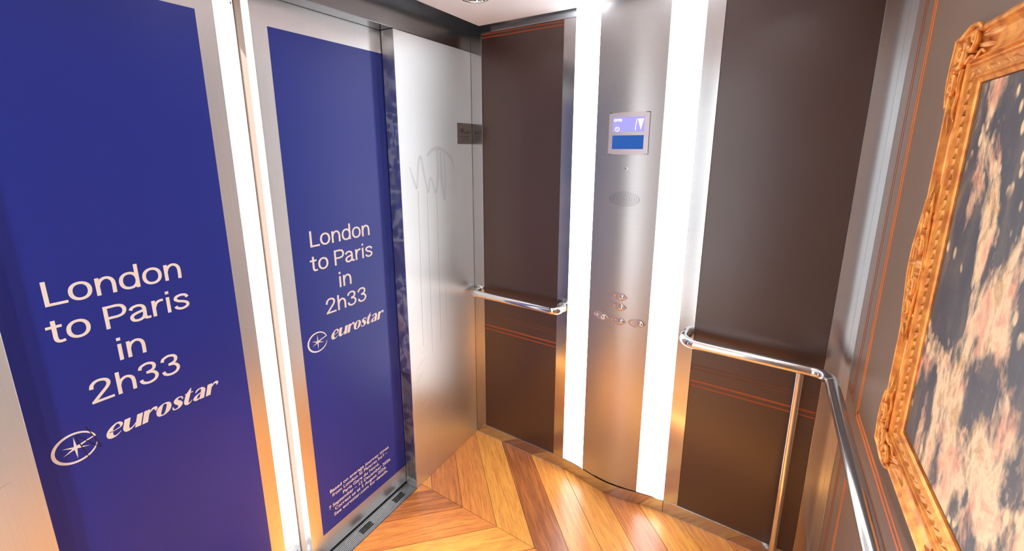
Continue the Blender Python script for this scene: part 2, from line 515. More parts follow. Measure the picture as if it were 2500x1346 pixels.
def curved_sheet(bm, x0, x1, z0, z1, off, sgn, base, n=24, thick=0.006):
    """sheet following the bulge; sgn +1 = back wall, -1 = front wall (mirrored)"""
    f = []; b = []
    for i in range(n + 1):
        x = x0 + (x1 - x0) * i / n
        y = base + sgn * (yprof(x) - off)
        yb = y + sgn * thick
        f.append((bm.verts.new((x, y, z0)), bm.verts.new((x, y, z1))))
        b.append((bm.verts.new((x, yb, z0)), bm.verts.new((x, yb, z1))))
    for i in range(n):
        bm.faces.new((f[i][0], f[i + 1][0], f[i + 1][1], f[i][1]))
        bm.faces.new((b[i][0], b[i][1], b[i + 1][1], b[i + 1][0]))
        bm.faces.new((f[i][1], f[i + 1][1], b[i + 1][1], b[i][1]))
        bm.faces.new((f[i][0], b[i][0], b[i + 1][0], f[i + 1][0]))
    bm.faces.new((f[0][0], f[0][1], b[0][1], b[0][0]))
    bm.faces.new((f[n][0], b[n][0], b[n][1], f[n][1]))

def sheet_obj(name, x0, x1, z0, z1, off, sgn, base, mat, parent, n=24, thick=0.006):
    bm = bmesh.new(); curved_sheet(bm, x0, x1, z0, z1, off, sgn, base, n, thick)
    o = bm_obj(name, bm, mat, parent)
    for p in o.data.polygons: p.use_smooth = abs(p.normal.y) > 0.5
    o.data.set_sharp_from_angle(angle=math.radians(40))
    return o

X_ST = [(0.0, 0.0654, 0.497, 0.5530), (1.0536, 1.1144, 1.5439, W)]
def end_wall(name, sgn, base, label):
    wl = box(name, (-0.30, base + sgn * 0.012, -0.03), (W + 0.06, base + sgn * 0.06, HT), 'black')
    struct(wl, label, 'wall')
    for a, b, c, d in X_ST:
        y0, y1 = base, base + sgn * 0.012
        for p, q in ((a, b), (c, d)):
            box('steel_stile', (p + 0.0004, y0, 0.0642), (q - 0.0004, y1, 2.1758), 'steel', wl, 0.0008)
        box('steel_rail', (a + 0.0004, y0, 0.0005), (d - 0.0004, y1, 0.0637), 'steel', wl, 0.0008)
        box('steel_rail', (a + 0.0004, y0, 2.1763), (d - 0.0004, y1, HT), 'steel', wl, 0.0008)
        ip = box('inlay_panel', (b, base + sgn * 0.004, 0.0637), (c, base + sgn * 0.0118, 2.176), 'brown', wl)
        for z, h, mt in ((2.1705, 0.006, 'moulding'), (2.156, 0.006, 'moulding'), (0.7605, 0.005, 'moulding_dim'), (0.7425, 0.006, 'moulding_dim'),
                         (0.6905, 0.008, 'moulding'), (0.6690, 0.006, 'moulding')):
            box('moulding_line', (b + 0.001, base + sgn * 0.0032, z - h / 2), (c - 0.001, base + sgn * 0.0045, z + h / 2), mt, ip)
    bm = bmesh.new(); curved_sheet(bm, 0.5536, 1.0530, 0.0005, 0.061, 0.004, sgn, base, 40)
    k = bm_obj('kick_plate', bm, 'kick', wl)
    for p in k.data.polygons: p.use_smooth = abs(p.normal.y) > 0.5
    k.data.set_sharp_from_angle(angle=math.radians(40))
    return wl

wall_back = end_wall('wall_back', 1, 0.0, 'steel framed wall with dark brown inlays and the button column')
wall_front = end_wall('wall_front', -1, -L, 'steel framed wall with brown inlays facing the button column')

def strip(sgn, base, x0, x1, label):
    e = empty('light_strip', ((x0 + x1) / 2, base + sgn * 0.004, 0.061))
    sheet_obj('diffuser', x0, x1, 0.064, HT, 0.0, sgn, base, 'strip', e, 14)
    sheet_obj('end_cap', x0, x1, 0.0615, 0.0638, 0.002, sgn, base, 'chrome', e, 14)
    return tag(e, label, 'light')
strip(1, 0.0, 0.5545, 0.6655, 'tall glowing white light strip beside the shorter handrail')
strip(1, 0.0, 0.9360, 1.0525, 'tall glowing white light strip between the button column and the long handrail')
strip(-1, -L, 0.5545, 0.6655, 'tall white light strip on the wall facing the buttons, nearer the doors')
strip(-1, -L, 0.9360, 1.0525, 'tall white light strip on the wall facing the buttons, nearer the painting')
col2 = empty('blank_cover_unit', (0.8, -L, 0.061))
sheet_obj('column_sheet', 0.6660, 0.9355, 0.0615, HT, 0.0015, -1, -L, 'steel_dark', col2, 30)
sheet_obj('base_seam', 0.6660, 0.9355, 0.0612, 0.0614, 0.0015, -1, -L, 'black', col2, 30)
tag(col2, 'plain bulging steel column between two light strips, without buttons', 'column')

# ------------------------------------------------------------------ door wall
wall_left = box('wall_left', (-0.068, OY1, -0.029), (0.0, -0.0008, HD - 0.0012), 'steel_return', None, 0.0012)
struct(wall_left, 'brushed steel door wall with returns and header', 'wall')
box('return_panel', (-0.068, -L + 0.001, -0.029), (0.0, OY0, HD - 0.0012), 'steel_return', wall_left, 0.0012)
box('header_panel', (-0.068, -L + 0.001, HD), (0.0, -0.0008, HT), 'steel_dark', wall_left, 0.0012)
for a_, b_ in ((-L + 0.002, OY0 - 0.001), (OY1 + 0.001, -0.001)):
    box('shadow_joint', (-0.06, a_, HD - 0.002), (-0.001, b_, HD + 0.001), 'black', wall_left)
box('corner_seam', (-0.002, -0.0008, 0.001), (0.0002, 0.0006, HT), 'black', wall_left)
bm = bmesh.new()
for i in range(8):
    for j in range(92):
        x = -0.0605 + i * 0.0070; z = 0.045 + j * 0.0062
        if x > -0.009: continue
        add_box(bm, (x, OY1 - 0.0003, z), (x + 0.0042, OY1 + 0.001, z + 0.0038))
g = bm_obj('vent_perforation', bm, 'black', wall_left); g['kind'] = 'stuff'
box('jamb_foot', (-0.0695, OY1 - 0.0012, 0.001), (-0.001, OY1, 0.034), 'steel_return', wall_left, 0.0003)

# wiped tag and its dried drips on the right-hand return
XW = 0.0003
def mark(name, pts, mat, x=XW):
    return on_door(name, ribbon(catmull(pts, 8)), x, mat, wall_left)
for pts in ([(-0.401, 1.46, .0014), (-0.404, 1.25, .0014), (-0.409, 1.0, .0016), (-0.412, 0.72, .0012)],
            [(-0.345, 1.447, .0012), (-0.346, 1.2, .0014), (-0.349, 0.96, .0014), (-0.351, 0.66, .001)],
            [(-0.281, 1.424, .0014), (-0.283, 1.2, .0014), (-0.285, 0.94, .0014), (-0.287, 0.70, .001)],
            [(-0.239, 0.99, .0009), (-0.239, 0.92, .0010), (-0.2395, 0.80, .0007)]):
    mark('dried_drip', pts, 'drip')
for i, pts in enumerate(([(-0.444, 1.562, .006), (-0.43, 1.52, .012), (-0.408, 1.468, .012), (-0.40, 1.52, .010), (-0.389, 1.59, .012), (-0.374, 1.600, .014), (-0.36, 1.53, .012), (-0.337, 1.446, .010),
               (-0.325, 1.50, .010), (-0.314, 1.503, .010), (-0.286, 1.43, .010)],
              [(-0.335, 1.608, .010), (-0.305, 1.632, .014), (-0.268, 1.640, .018), (-0.235, 1.635, .016), (-0.20, 1.618, .012), (-0.168, 1.591, .012), (-0.148, 1.539, .006)],
              [(-0.270, 1.63, .012), (-0.268, 1.52, .014), (-0.283, 1.44, .012)],
              [(-0.246, 1.625, .016), (-0.244, 1.50, .020), (-0.236, 1.44, .016), (-0.225, 1.40, .008), (-0.218, 1.50, .012), (-0.222, 1.62, .010)])):
    mark('wiped_tag', pts, 'smudge', XW + 0.0002 * (i + 1))
for a, b in (((-0.46, 0.62), (-0.40, 0.66)), ((-0.45, 0.42), (-0.39, 0.445)), ((-0.47, 0.55), (-0.42, 0.60)), ((-0.30, 0.30), (-0.26, 0.33))):
    mark('scratch', [(a[0], a[1], .0006), ((a[0] + b[0]) / 2, (a[1] + b[1]) / 2 + .002, .0014), (b[0], b[1], .0005)], 'scratch')
mark('scratch', [(-1.70, 0.93, .0005), (-1.68, 0.937, .0012), (-1.655, 0.945, .0004)], 'drip')

# sill
sill = box('trim_1', (-0.235, OY0 + 0.001, -0.03), (-0.0005, OY1 - 0.001, -0.0032), 'groove')
struct(sill, 'ribbed aluminium door sill at the foot of the sliding doors', 'sill')
box('sill_light_block', (-0.235, OY1 - 0.0005, -0.03), (-0.0695, -0.001, -0.0032), 'sill', sill)  # unseen extensions behind both returns, added to stop daylight leaking under the doors
box('sill_light_block', (-0.235, -L + 0.001, -0.03), (-0.0695, OY0 + 0.0005, -0.0032), 'sill', sill)
for i in range(9):
    x = -0.0665 + i * 0.0078
    box('sill_rib', (x, OY0, -0.0031), (x + 0.0048, OY1, 0.0), 'sill', sill, 0.0004)
for yy in (-0.585, -0.775, -0.965):
    for i in (2, 3, 4, 5):
        x = -0.0665 + i * 0.0078 + 0.0004
        box('sill_slot', (x, yy - 0.03, -0.001), (x + 0.004, yy + 0.03, 0.0003), 'black', sill)
box('floor_edge', (-0.0012, OY0, -0.003), (0.0012, OY1, 0.0004), 'black', sill)

# sliding doors
def door(name, y0, y1, x, th, label, edge=None):
    d = box(name, (x - th, y0, 0.008), (x, y1, 2.26), 'steel_door', None, 0.0015)
    struct(d, label, 'door')
    return d
d_left = door('door_1', -1.76, GL, DX, 0.045, 'sliding car door with a dark scribble over its printed emblem')
d_right = door('door_2', GR, -0.36, DX, 0.045, 'sliding car door with six lines of small print near its foot')
l_left = door('door_3', -1.80, GL, -0.163, 0.048, 'bare steel landing door behind the scribbled car door')
l_right = door('door_4', GR, -0.32, -0.163, 0.048, 'bare steel landing door behind the car door with small print')
box('edge_seal', (-0.162, GR + 0.003, 0.02), (-0.1175, GR + 0.012, 2.25), 'seal', d_right)
box('edge_seal', (-0.162, GL - 0.012, 0.02), (-0.1175, GL - 0.003, 2.25), 'seal', d_left)
lathe_obj('screw_head', (-0.1735, GR, 2.0825), (0, -1, 0), [(0.0, 0.0022), (0.004, 0.0018), (0.0052, 0.0002), (0.0052, -0.001)], 'steel_dark', l_right, 16)

VZ0, VZ1 = 0.1007, 2.0135
v_left = box('vinyl_print', (DX + 0.0001, -1.74, VZ0), (DX + 0.0006, -1.1461, VZ1), 'blue', d_left)
v_right = box('vinyl_print', (DX + 0.0001, -0.9513, VZ0), (DX + 0.0006, -0.372, VZ1), 'blue', d_right)
XT = DX + 0.0009

# emblem: open ring with a six pointed star whose arm joins the ring
def emblem(cy_, cz, r):
    V = []; Fc = []
    def add(v, f):
        o = len(V); V.extend([(p[0], p[1], lay[0]) for p in v]); Fc.extend([tuple(i + o for i in q) for q in f])
        lay[0] += 0.00003
    lay = [0.0]
    pts = []
    a0, a1 = 17, 349
    for i in range(73):
        a = math.radians(a0 + (a1 - a0) * i / 72)
        t = i / 72
        w = 0.0034 + 0.0030 * math.sin(math.pi * t) ** 1.2 if t < 0.93 else 0.0034 * (1 - (t - 0.93) / 0.07 * 0.7)
        pts.append((cy_ + r * math.cos(a), cz + r * 0.97 * math.sin(a), w))
    add(*ribbon(pts))
    for ang, ln in ((90, .76), (270, .78), (158, .66), (-20, .70), (206, .68)):
        a = math.radians(ang)
        px, pz = -math.sin(a), math.cos(a)
        w = 0.0058
        add([(cy_ + px * w / 2, cz + pz * w / 2), (cy_ - px * w / 2, cz - pz * w / 2), (cy_ + r * ln * math.cos(a), cz + r * ln * math.sin(a))], [(0, 1, 2)])
    a = math.radians(18)
    add(*ribbon([(cy_, cz, 0.006), (cy_ + r * 0.5 * math.cos(math.radians(20)), cz + r * 0.5 * math.sin(math.radians(20)), 0.0036), (cy_ + r * 1.02 * math.cos(a), cz + r * 0.99 * math.sin(a), 0.0034)]))
    return V, Fc

# slanted high-contrast wordmark, drawn stroke by stroke (x-height = 1)
GLY = {
    'e': (0.80, [[(.10, .46, .05), (.38, .50, .06), (.64, .60, .09), (.66, .80, .17), (.50, .98, .12), (.30, .92, .14), (.14, .66, .26), (.12, .38, .33), (.22, .12, .28), (.40, .03, .14), (.58, .10, .08), (.72, .26, .04)]], []),
    'u': (1.06, [[(.17, .99, .32), (.17, .60, .32), (.17, .34, .32), (.25, .12, .28), (.40, .07, .16), (.56, .18, .09), (.74, .50, .05)], [(.84, .99, .32), (.84, .5, .32), (.84, .0, .32)]], []),
    'r': (0.78, [[(.17, .99, .32), (.17, .5, .32), (.17, .0, .32)], [(.20, .40, .05), (.34, .74, .10), (.50, .93, .16), (.64, .93, .20), (.70, .80, .14), (.68, .66, .04)]], []),
    'o': (0.90, [], [[(.43, .96, .09), (.62, .86, .20), (.70, .58, .31), (.66, .28, .29), (.52, .08, .14), (.36, .04, .09), (.20, .14, .20), (.13, .42, .31), (.17, .72, .29), (.28, .90, .14)]]),
    's': (0.72, [[(.62, .68, .05), (.58, .86, .09), (.44, .96, .09), (.28, .93, .15), (.19, .78, .24), (.28, .62, .30), (.44, .47, .32), (.54, .30, .28), (.48, .12, .18), (.32, .04, .09), (.14, .10, .10), (.07, .32, .05)]], []),
    't': (0.64, [[(.36, 1.36, .03), (.30, 1.12, .18), (.23, .85, .30), (.20, .50, .31), (.20, .26, .30), (.28, .09, .22), (.42, .08, .10), (.58, .26, .04)], [(.02, .95, .06), (.25, .97, .08), (.54, .97, .07)]], []),
    'a': (0.86, [[(.10, .70, .05), (.18, .88, .14), (.36, .97, .10), (.52, .90, .20), (.60, .70, .30), (.60, .35, .31), (.60, .0, .31)], [(.58, .60, .05), (.36, .52, .10), (.17, .36, .22), (.15, .18, .25), (.26, .06, .15), (.42, .12, .08), (.56, .32, .05)]], []),
}
def wordmark(word, x0, x1, base, xh):
    V = []; Fc = []; px = 0.0
    def add(v, f):
        o = len(V); V.extend(v); Fc.extend([tuple(i + o for i in q) for q in f])
    for ch in word:
        adv, op, cl = GLY[ch]
        for q, s in enumerate(op):
            v, f = ribbon([(px + p[0], p[1], p[2]) for p in catmull(s, 6)])
            add([(a[0], a[1], q) for a in v], f)
        for s in cl:
            c = s + s[:1]
            c = catmull([s[-1]] + c + [s[1]], 6)[6:-6]
            v, f = ribbon([(px + p[0], p[1], p[2]) for p in c[:-1]], closed=True)
            add([(a[0], a[1], 0) for a in v], f)
        px += adv
    V = [(v[0] + 0.24 * v[1], v[1], v[2]) for v in V]
    a = min(v[0] for v in V); b = max(v[0] for v in V)
    s = (x1 - x0) / (b - a)
    return [(x0 + (v[0] - a) * s, base + v[1] * xh, v[2] * .00004) for v in V], Fc

# wide grotesque headline letters, drawn as strokes (cap height = 1)
HEAD = {
    'L': [[(.0625, 0), (.0625, .98)], [(0, .055), (.62, .055)]],
    'o': ['o'],
    'n': [[(.0625, 0), (.0625, .73)], [(.075, .42), (.14, .585), (.30, .69), (.46, .640), (.5475, .45), (.5475, 0)]],
    'd': [[(.5975, 0), (.5975, 1.03)], 'd'],
    't': [[(.22, .91), (.22, .50), (.22, .20), (.265, .075), (.36, .045), (.47, .065)], [(0, .660), (.44, .660)]],
    'P': [[(.0625, 0), (.0625, .98)], [(.0625, .925), (.24, .925), (.42, .925), (.585, .865), (.655, .690), (.585, .515), (.42, .452), (.24, .452), (.0625, .452)]],
    'a': [[(.055, .545), (.13, .650), (.30, .692), (.455, .640), (.515, .50), (.515, .30), (.515, .16), (.56, .062), (.71, .058)],
          [(.515, .432), (.30, .388), (.115, .310), (.065, .190), (.13, .072), (.28, .040), (.44, .105), (.515, .25)]],
    'r': [[(.0625, 0), (.0625, .73)], [(.075, .40), (.15, .575), (.28, .665), (.42, .672)]],
    'i': [[(.0625, 0), (.0625, .73)], [(.0625, .875), (.0625, 1.01)]],
    's': [[(.525, .53), (.45, .650), (.28, .692), (.11, .640), (.065, .525), (.17, .425), (.38, .345), (.495, .245), (.475, .115), (.28, .042), (.10, .095), (.035, .20)]],
    '2': [[(.062, .64), (.09, .80), (.20, .915), (.345, .945), (.525, .885), (.595, .735), (.535, .565), (.31, .325), (.075, .075)], [(0, .055), (.70, .055)]],
    'h': [[(.0625, 0), (.0625, 1.01)], [(.075, .42), (.14, .585), (.30, .69), (.46, .640), (.5475, .45), (.5475, 0)]],
    '3': [[(.06, .73), (.115, .870), (.31, .948), (.505, .895), (.575, .755), (.50, .595), (.27, .528)], [(.27, .528), (.51, .475), (.615, .295), (.53, .110), (.32, .042), (.12, .105), (.042, .265)]],
}
def headline(items, yc, base, cap):
    V = []; Fc = []
    def add(v, f):
        o = len(V); V.extend(v); Fc.extend([tuple(i + o for i in q) for q in f])
    def widths(p, closed):
        n = len(p); out = []
        for i in range(n):
            a = p[(i - 1) % n] if closed else p[max(i - 1, 0)]
            b = p[(i + 1) % n] if closed else p[min(i + 1, n - 1)]
            dx, dy = abs(b[0] - a[0]), abs(b[1] - a[1]); q = math.hypot(dx, dy) or 1
            out.append((p[i][0], p[i][1], (0.108 * dx * dx + 0.130 * dy * dy) / (q * q)))
        return out
    for ch, off in items:
        for st in HEAD[ch]:
            if st in ('o', 'd'):
                rx = 0.2775 if st == 'o' else 0.2675; cx_ = 0.34 if st == 'o' else 0.33
                p = []
                for i in range(40):
                    a = 2 * math.pi * i / 40
                    c, s_ = math.cos(a), math.sin(a)
                    p.append((cx_ + rx * math.copysign(abs(c) ** .92, c), .365 + .3225 * math.copysign(abs(s_) ** .92, s_)))
                v, f = ribbon(widths(p, True), True)
            else:
                p = st if len(st) == 2 else catmull(st, 6)
                v, f = ribbon(widths(p, False))
            lay = 0.00004 * (len(Fc) % 7 + 1 if st is not HEAD[ch][0] else 0)
            add([(yc + (off + q[0]) * cap, base + q[1] * cap, lay) for q in v], f)
    return V, Fc

def advert(parent, yc, dz, ye, yl):
    for items, z in (((('L', -2.17), ('o', -1.51), ('n', -.72), ('d', 0.0), ('o', .77), ('n', 1.55)), 1.2900),
                     ((('t', -2.31), ('o', -1.78), ('P', -.66), ('a', .12), ('r', .91), ('i', 1.44), ('s', 1.72)), 1.1995),
                     ((('i', -.45), ('n', -.17)), 1.1090), ((('2', -1.54), ('h', -.71), ('3', .03), ('3', .84)), 1.0190)):
        on_door('headline_text', headline(items, yc, z + dz, 0.0608), XT, 'cream', parent)
    on_door('wordmark_text', wordmark('eurostar', ye, ye + 0.261, 0.9105 + dz, 0.0345), XT, 'cream', parent)
    on_door('emblem', emblem(yl, 0.926 + dz, 0.0385), XT, 'cream', parent)
advert(v_right, -0.7505, 0.0, -0.8345, -0.891)
advert(v_left, -1.4058, -0.0055, -1.4880, -1.544)
for body, a, b, z in (('Based on average journey times', -0.9045, -0.5970, 0.2645), ("from London St Pancras Int\u2019l \u2013", -0.8965, -0.6065, 0.2420), ('Paris Gare du Nord,', -0.8475, -0.6565, 0.2180),
                      ('7 September \u2013 12 December 2026.', -0.9160, -0.5885, 0.1950), ('Correct as at 3 August 2026.', -0.8900, -0.6170, 0.1720), ('See eurostar.com for details.', -0.8960, -0.6100, 0.1485)):
    on_door('small_print', fit(text2d(body, 0, 0.012), a, b, z, 0.0145), XT, 'cream', v_right)
scr = ribbon(catmull([(-1.5197, .9641, .0014), (-1.5085, .9253, .0017), (-1.5012, .9000, .0017), (-1.5045, .8975, .0015), (-1.5173, .9178, .0015), (-1.5360, .9470, .0015), (-1.5390, .9440, .0016), (-1.5329, .9137, .0018), (-1.5248, .8782, .0014)], 8))
on_door('pen_scribble', scr, XT + 0.0003, 'ink', v_left)
on_door('scuff', ribbon(catmull([(-0.628, 1.052, .0006), (-0.600, 1.060, .003), (-0.575, 1.066, .004), (-0.545, 1.068, .001)], 6)), XT, 'smudge', v_right)

# engraved plate on the return
pl = box('sign_plate', (0.0002, -0.1175, 1.6605), (0.0016, -0.0015, 1.7612), 'plate', None, 0.0003)
tag(pl, 'small engraved metal plate at the corner, on the steel return beside the doors', 'plate')
XP = 0.0019
on_door('engraved_text', fit(text2d('W', 0.12, 0.03), -0.098, -0.066, 1.7130, 0.022), XP, 'ink', pl)
on_door('engraved_text', fit(text2d('estfield', 0.30, 0.006), -0.068, -0.018, 1.7105, 0.0155), XP, 'ink', pl)
on_door('engraved_text', fit(text2d('Lift Number', 0, 0.0), -0.092, -0.024, 1.6925, 0.0085), XP, 'ink', pl)
on_door('engraved_text', fit(text2d('W 2270', 0, 0.0), -0.080, -0.030, 1.6785, 0.0085), XP, 'ink', pl)

# ------------------------------------------------------------------ button column
cop = empty('lift_control_unit', (0.8, 0.0, 0.061))
tag(cop, 'bulging brushed steel column with floor display, speaker holes and buttons', 'control panel')
sheet_obj('column_sheet', 0.6660, 0.9355, 0.0650, HT, 0.0015, 1, 0.0, 'steel_cop', cop, 30)
def ycol(x, off=0.0): return yprof(x) - 0.0015 - off
sheet_obj('base_slot', 0.735, 0.884, 0.0618, 0.0644, 0.0046, 1, 0.0, 'black', cop, 16, 0.003)

# display: bezel with two windows
bm = bmesh.new()
xs = [0.727, 0.7435, 0.8695, 0.8875]; zs = [1.6188, 1.6378, 1.6918, 1.7048, 1.7625, 1.7785]
front = lambda x: -0.0410 + 0.10 * (x - 0.8035) ** 2 * 8
bm = bmesh.new()
N = 6
def bar(x0, x1, z0, z1, bulge0=0.0, bulge1=0.0):
    fr = []
    for i in range(N + 1):
        x = x0 + (x1 - x0) * i / N
        t = (x - 0.807) / 0.081
        b0 = z0 - bulge0 * (1 - t * t); b1 = z1 + bulge1 * (1 - t * t)
        y = front(x)
        fr.append([bm.verts.new((x, y, b0)), bm.verts.new((x, y, b1)), bm.verts.new((x, -0.02, b0)), bm.verts.new((x, -0.02, b1))])
    for A, B in zip(fr, fr[1:]):
        bm.faces.new((A[0], B[0], B[1], A[1])); bm.faces.new((A[1], B[1], B[3], A[3])); bm.faces.new((A[0], A[2], B[2], B[0])); bm.faces.new((A[2], A[3], B[3], B[2]))
    bm.faces.new((fr[0][0], fr[0][1], fr[0][3], fr[0][2])); bm.faces.new((fr[N][0], fr[N][2], fr[N][3], fr[N][1]))
bar(xs[0], xs[3], zs[0], zs[1], 0.003, 0); bar(xs[0], xs[3], zs[4], zs[5], 0, 0.003)
bar(xs[1], xs[2], zs[2], zs[3])
bar(xs[0], xs[1], zs[1], zs[4]); bar(xs[2], xs[3], zs[1], zs[4])
bz = bm_obj('display_bezel', bm, 'bezel', cop)
box('bezel_gap', (xs[0] - 0.0004, -0.0300, zs[0] - 0.0018), (xs[3] + 0.0008, -0.0200, zs[5] + 0.0032), 'black', bz)
YS = -0.0380
box('lit_screen', (xs[1], YS, zs[3]), (xs[2], YS + 0.006, zs[4]), 'screen', bz)
box('blue_screen', (xs[1], YS, zs[1]), (xs[2], YS + 0.006, zs[2]), 'screen_off', bz)
flat = lambda y: (lambda x: y)
YI = YS - 0.0004
on_back('screen_text', fit(text2d('OTIS', 0, 0.03), 0.7475, 0.7795, 1.7470, 0.0085), flat(YI), 'screen_ink', bz)
on_back('floor_digit', ([(.8355, 1.7335), (.8385, 1.7545), (.8405, 1.7545), (.8378, 1.7325), (.8338, 1.7105), (.8350, 1.7320), (.8372, 1.7312), (.8362, 1.7105)], [(0, 3, 2, 1), (4, 7, 6, 5)]), flat(YI), 'screen_ink', bz)
on_back('down_arrow', ([(.8435, 1.7550), (.8665, 1.7555), (.8560, 1.7130)], [(0, 2, 1)]), flat(YI), 'screen_ink', bz)
ic = [(.7625 + .0082 * math.cos(2 * math.pi * i / 16), 1.7165 + .0082 * math.sin(2 * math.pi * i / 16), .0016) for i in range(16)]
on_back('clock_icon', ribbon(ic, True), flat(YI), 'screen_ink', bz)
on_back('clock_hand', ribbon([(.7597, 1.7203, .0014), (.7625, 1.7165, .0014), (.7660, 1.7155, .0014)]), flat(YI - .0001), 'screen_ink', bz)

# key sensor and speaker holes
sn = lathe_obj('lens_stud', (0.8065, ycol(0.8065), 1.5600), (0, -1, 0), [(0, .0016), (.0035, .0016), (.0042, .0026), (.0062, .0022), (.0068, 0), (.0068, -.002)], 'satin', cop, 20)
bm = bmesh.new()
for ring in range(7):
    s = 0.06 + ring * 0.157
    a, b = 0.0615 * s, 0.0300 * s
    n = max(3, int(round(2 * math.pi * math.sqrt((a * a + b * b) / 2) / 0.0052)))
    for i in range(n):
        t = 2 * math.pi * (i + 0.5 * (ring % 2)) / n
        # pointed lens outline rather than a plain ellipse
        x = 0.8055 + a * math.cos(t); z = 1.4345 + b * math.sin(t) * (0.9 + 0.1 * abs(math.sin(t)))
        c = [bm.verts.new((x + .0012 * math.cos(k * math.pi / 3), ycol(x) - 0.0004, z + .0012 * math.sin(k * math.pi / 3))) for k in range(6)]
        bm.faces.new(c)
g = bm_obj('speaker_perforation', bm, 'black', cop); g['kind'] = 'stuff'

def call_button(xc, zc, glyph, tilt, pale=False):
    n = 18; hw, hh = 0.0375, 0.0197
    R = (hw * hw + hh * hh) / (2 * hh)
    top = []
    for i in range(n + 1):
        x = -hw + 2 * hw * i / n
        top.append((x, math.sqrt(max(R * R - x * x, 0)) - (R - hh)))
    out = top + [(p[0], -p[1]) for p in top[-2:0:-1]]
    def P3(p, h):
        x = xc + p[0]
        return (x, ycol(x) - h, zc + p[1] + tilt * p[0])
    V = [P3(p, -0.001) for p in out] + [P3(p, 0.0022) for p in out] + [P3((p[0] * .93, p[1] * .88), 0.0030) for p in out] + [P3((p[0] * .88, p[1] * .80), 0.0022) for p in out]
    m = len(out); Fc = []
    for r_ in range(3):
        for i in range(m):
            j = (i + 1) % m
            Fc.append((r_ * m + i, r_ * m + j, (r_ + 1) * m + j, (r_ + 1) * m + i))
    c0 = len(V)
    # fill the face as a strip of quads across the lens
    for i in range(1, n):
        a_, b_ = 3 * m + i, 3 * m + (m - i)
        c_, d_ = 3 * m + i + 1, 3 * m + ((m - i - 1) % m)
        Fc.append((a_, c_, d_, b_) if i < n - 1 else (a_, 3 * m + n, b_))
    Fc.append((3 * m, 3 * m + 1, 3 * m + m - 1))
    bm_ = bmesh.new()
    vv = [bm_.verts.new(v) for v in V]
    for f in Fc:
        if len(set(f)) >= 3:
            try: bm_.faces.new([vv[i] for i in f])
            except ValueError: pass
    bt = bm_obj('call_button', bm_, 'pearl', cop)
    xb = xc + 0.0145; zb = zc + tilt * 0.0145
    lathe_obj('button_cap', (xb, ycol(xb), zb), (0, -1, 0), [(0, .0092), (.005, .0088), (.0088, .0072), (.0108, .0046), (.0112, .0020), (.0126, .0030), (.0134, .0024), (.0134, .0)], 'chrome', bt, 28)
    xg = xc - 0.017; zg = zc + tilt * -0.017
    yy = ycol(xg) - 0.0028
    if glyph in '10':
        on_back('button_numeral', fit(text2d(glyph, 0.0, 0.01), xg - (.0022 if glyph == '1' else .0036), xg + (.0022 if glyph == '1' else .0036), zg - 0.005, 0.012), lambda x: ycol(x) - .0030, 'cream', bt)
    elif glyph == 'a':
        ring = [(xg + .0062 * math.cos(t), zg + .0072 * math.sin(t)) for t in [2 * math.pi * i / 14 for i in range(14)]]
        on_back('alarm_symbol', (ring, [tuple(range(14))]), lambda x: ycol(x) - .0030, 'cream', bt)
    elif glyph == '<':
        V2 = []; F2 = []
        for s, x in ((1, xg - .0062), (-1, xg + .0062)):
            k = len(V2); V2 += [(x + s * .003, zg), (x - s * .003, zg + .0045), (x - s * .003, zg - .0045)]; F2.append((k, k + 1, k + 2))
        on_back('door_symbol', (V2, F2), lambda x: ycol(x) - .0030, 'cream', bt)
    else:
        ring = [(xg + .0055 * math.cos(t), zg + .0055 * math.sin(t), .0014) for t in [2 * math.pi * i / 16 for i in range(16)]]
        on_back('ring_symbol', ribbon(ring, True), lambda x: ycol(x) - .0030, 'cream', bt)
call_button(0.8067, 1.0097, '1', -0.04)
call_button(0.8067, 0.9640, '0', -0.04)
call_button(0.7290, 0.9015, 'a', -0.10)
call_button(0.8080, 0.8985, '<', -0.10)
call_button(0.8885, 0.9003, 'o', -0.02)
for a, b in (((0.700, 0.935), (0.712, 0.925)), ((0.845, 0.865), (0.815, 0.878)), ((0.86, 1.05), (0.875, 1.05)), ((0.75, 0.86), (0.80, 0.856)), ((0.77, 0.30), (0.80, 0.29))):
    on_back('scratch', ribbon([(a[0], a[1], .0004), ((a[0] + b[0]) / 2, (a[1] + b[1]) / 2, .0010), (b[0], b[1], .0004)]), lambda x: ycol(x) - .0003, 'scratch', cop)

# ------------------------------------------------------------------ handrails
def short_rail():
    z, y, xa, xb, r, R = 0.888, -0.066, 0.034, 0.527, 0.0195, 0.030
    e = empty('handrail', ((xa + xb) / 2, 0.0, z))
    tag(e, 'short chrome handrail with two elbows below the narrow brown panel next to the doors', 'handrail')
    tube('rail_tube', [(xa + R + .004, y, z), (xb - R - .004, y, z)], r - .0008, 'chrome', e, 32)
    pa = [Vector((xa, -0.004, z)), Vector((xa, y + R, z))] + arc((xa + R, y + R, z), (-R, 0, 0), (0, -R, 0), 12)[1:] + [Vector((xa + R + .006, y, z))]
    pb = [Vector((xb, -0.004, z)), Vector((xb, y + R, z))] + arc((xb - R, y + R, z), (R, 0, 0), (0, -R, 0), 12)[1:] + [Vector((xb - R - .006, y, z))]
    for p, x in ((pa, xa), (pb, xb)):
        tube('elbow', p, r, 'chrome', e, 32)
        lathe_obj('wall_flange', (x, 0.0, z), (0, -1, 0), [(.0, .004), (.022, .004), (.0245, .002), (.0245, 0)], 'chrome', e, 28)
short_rail()

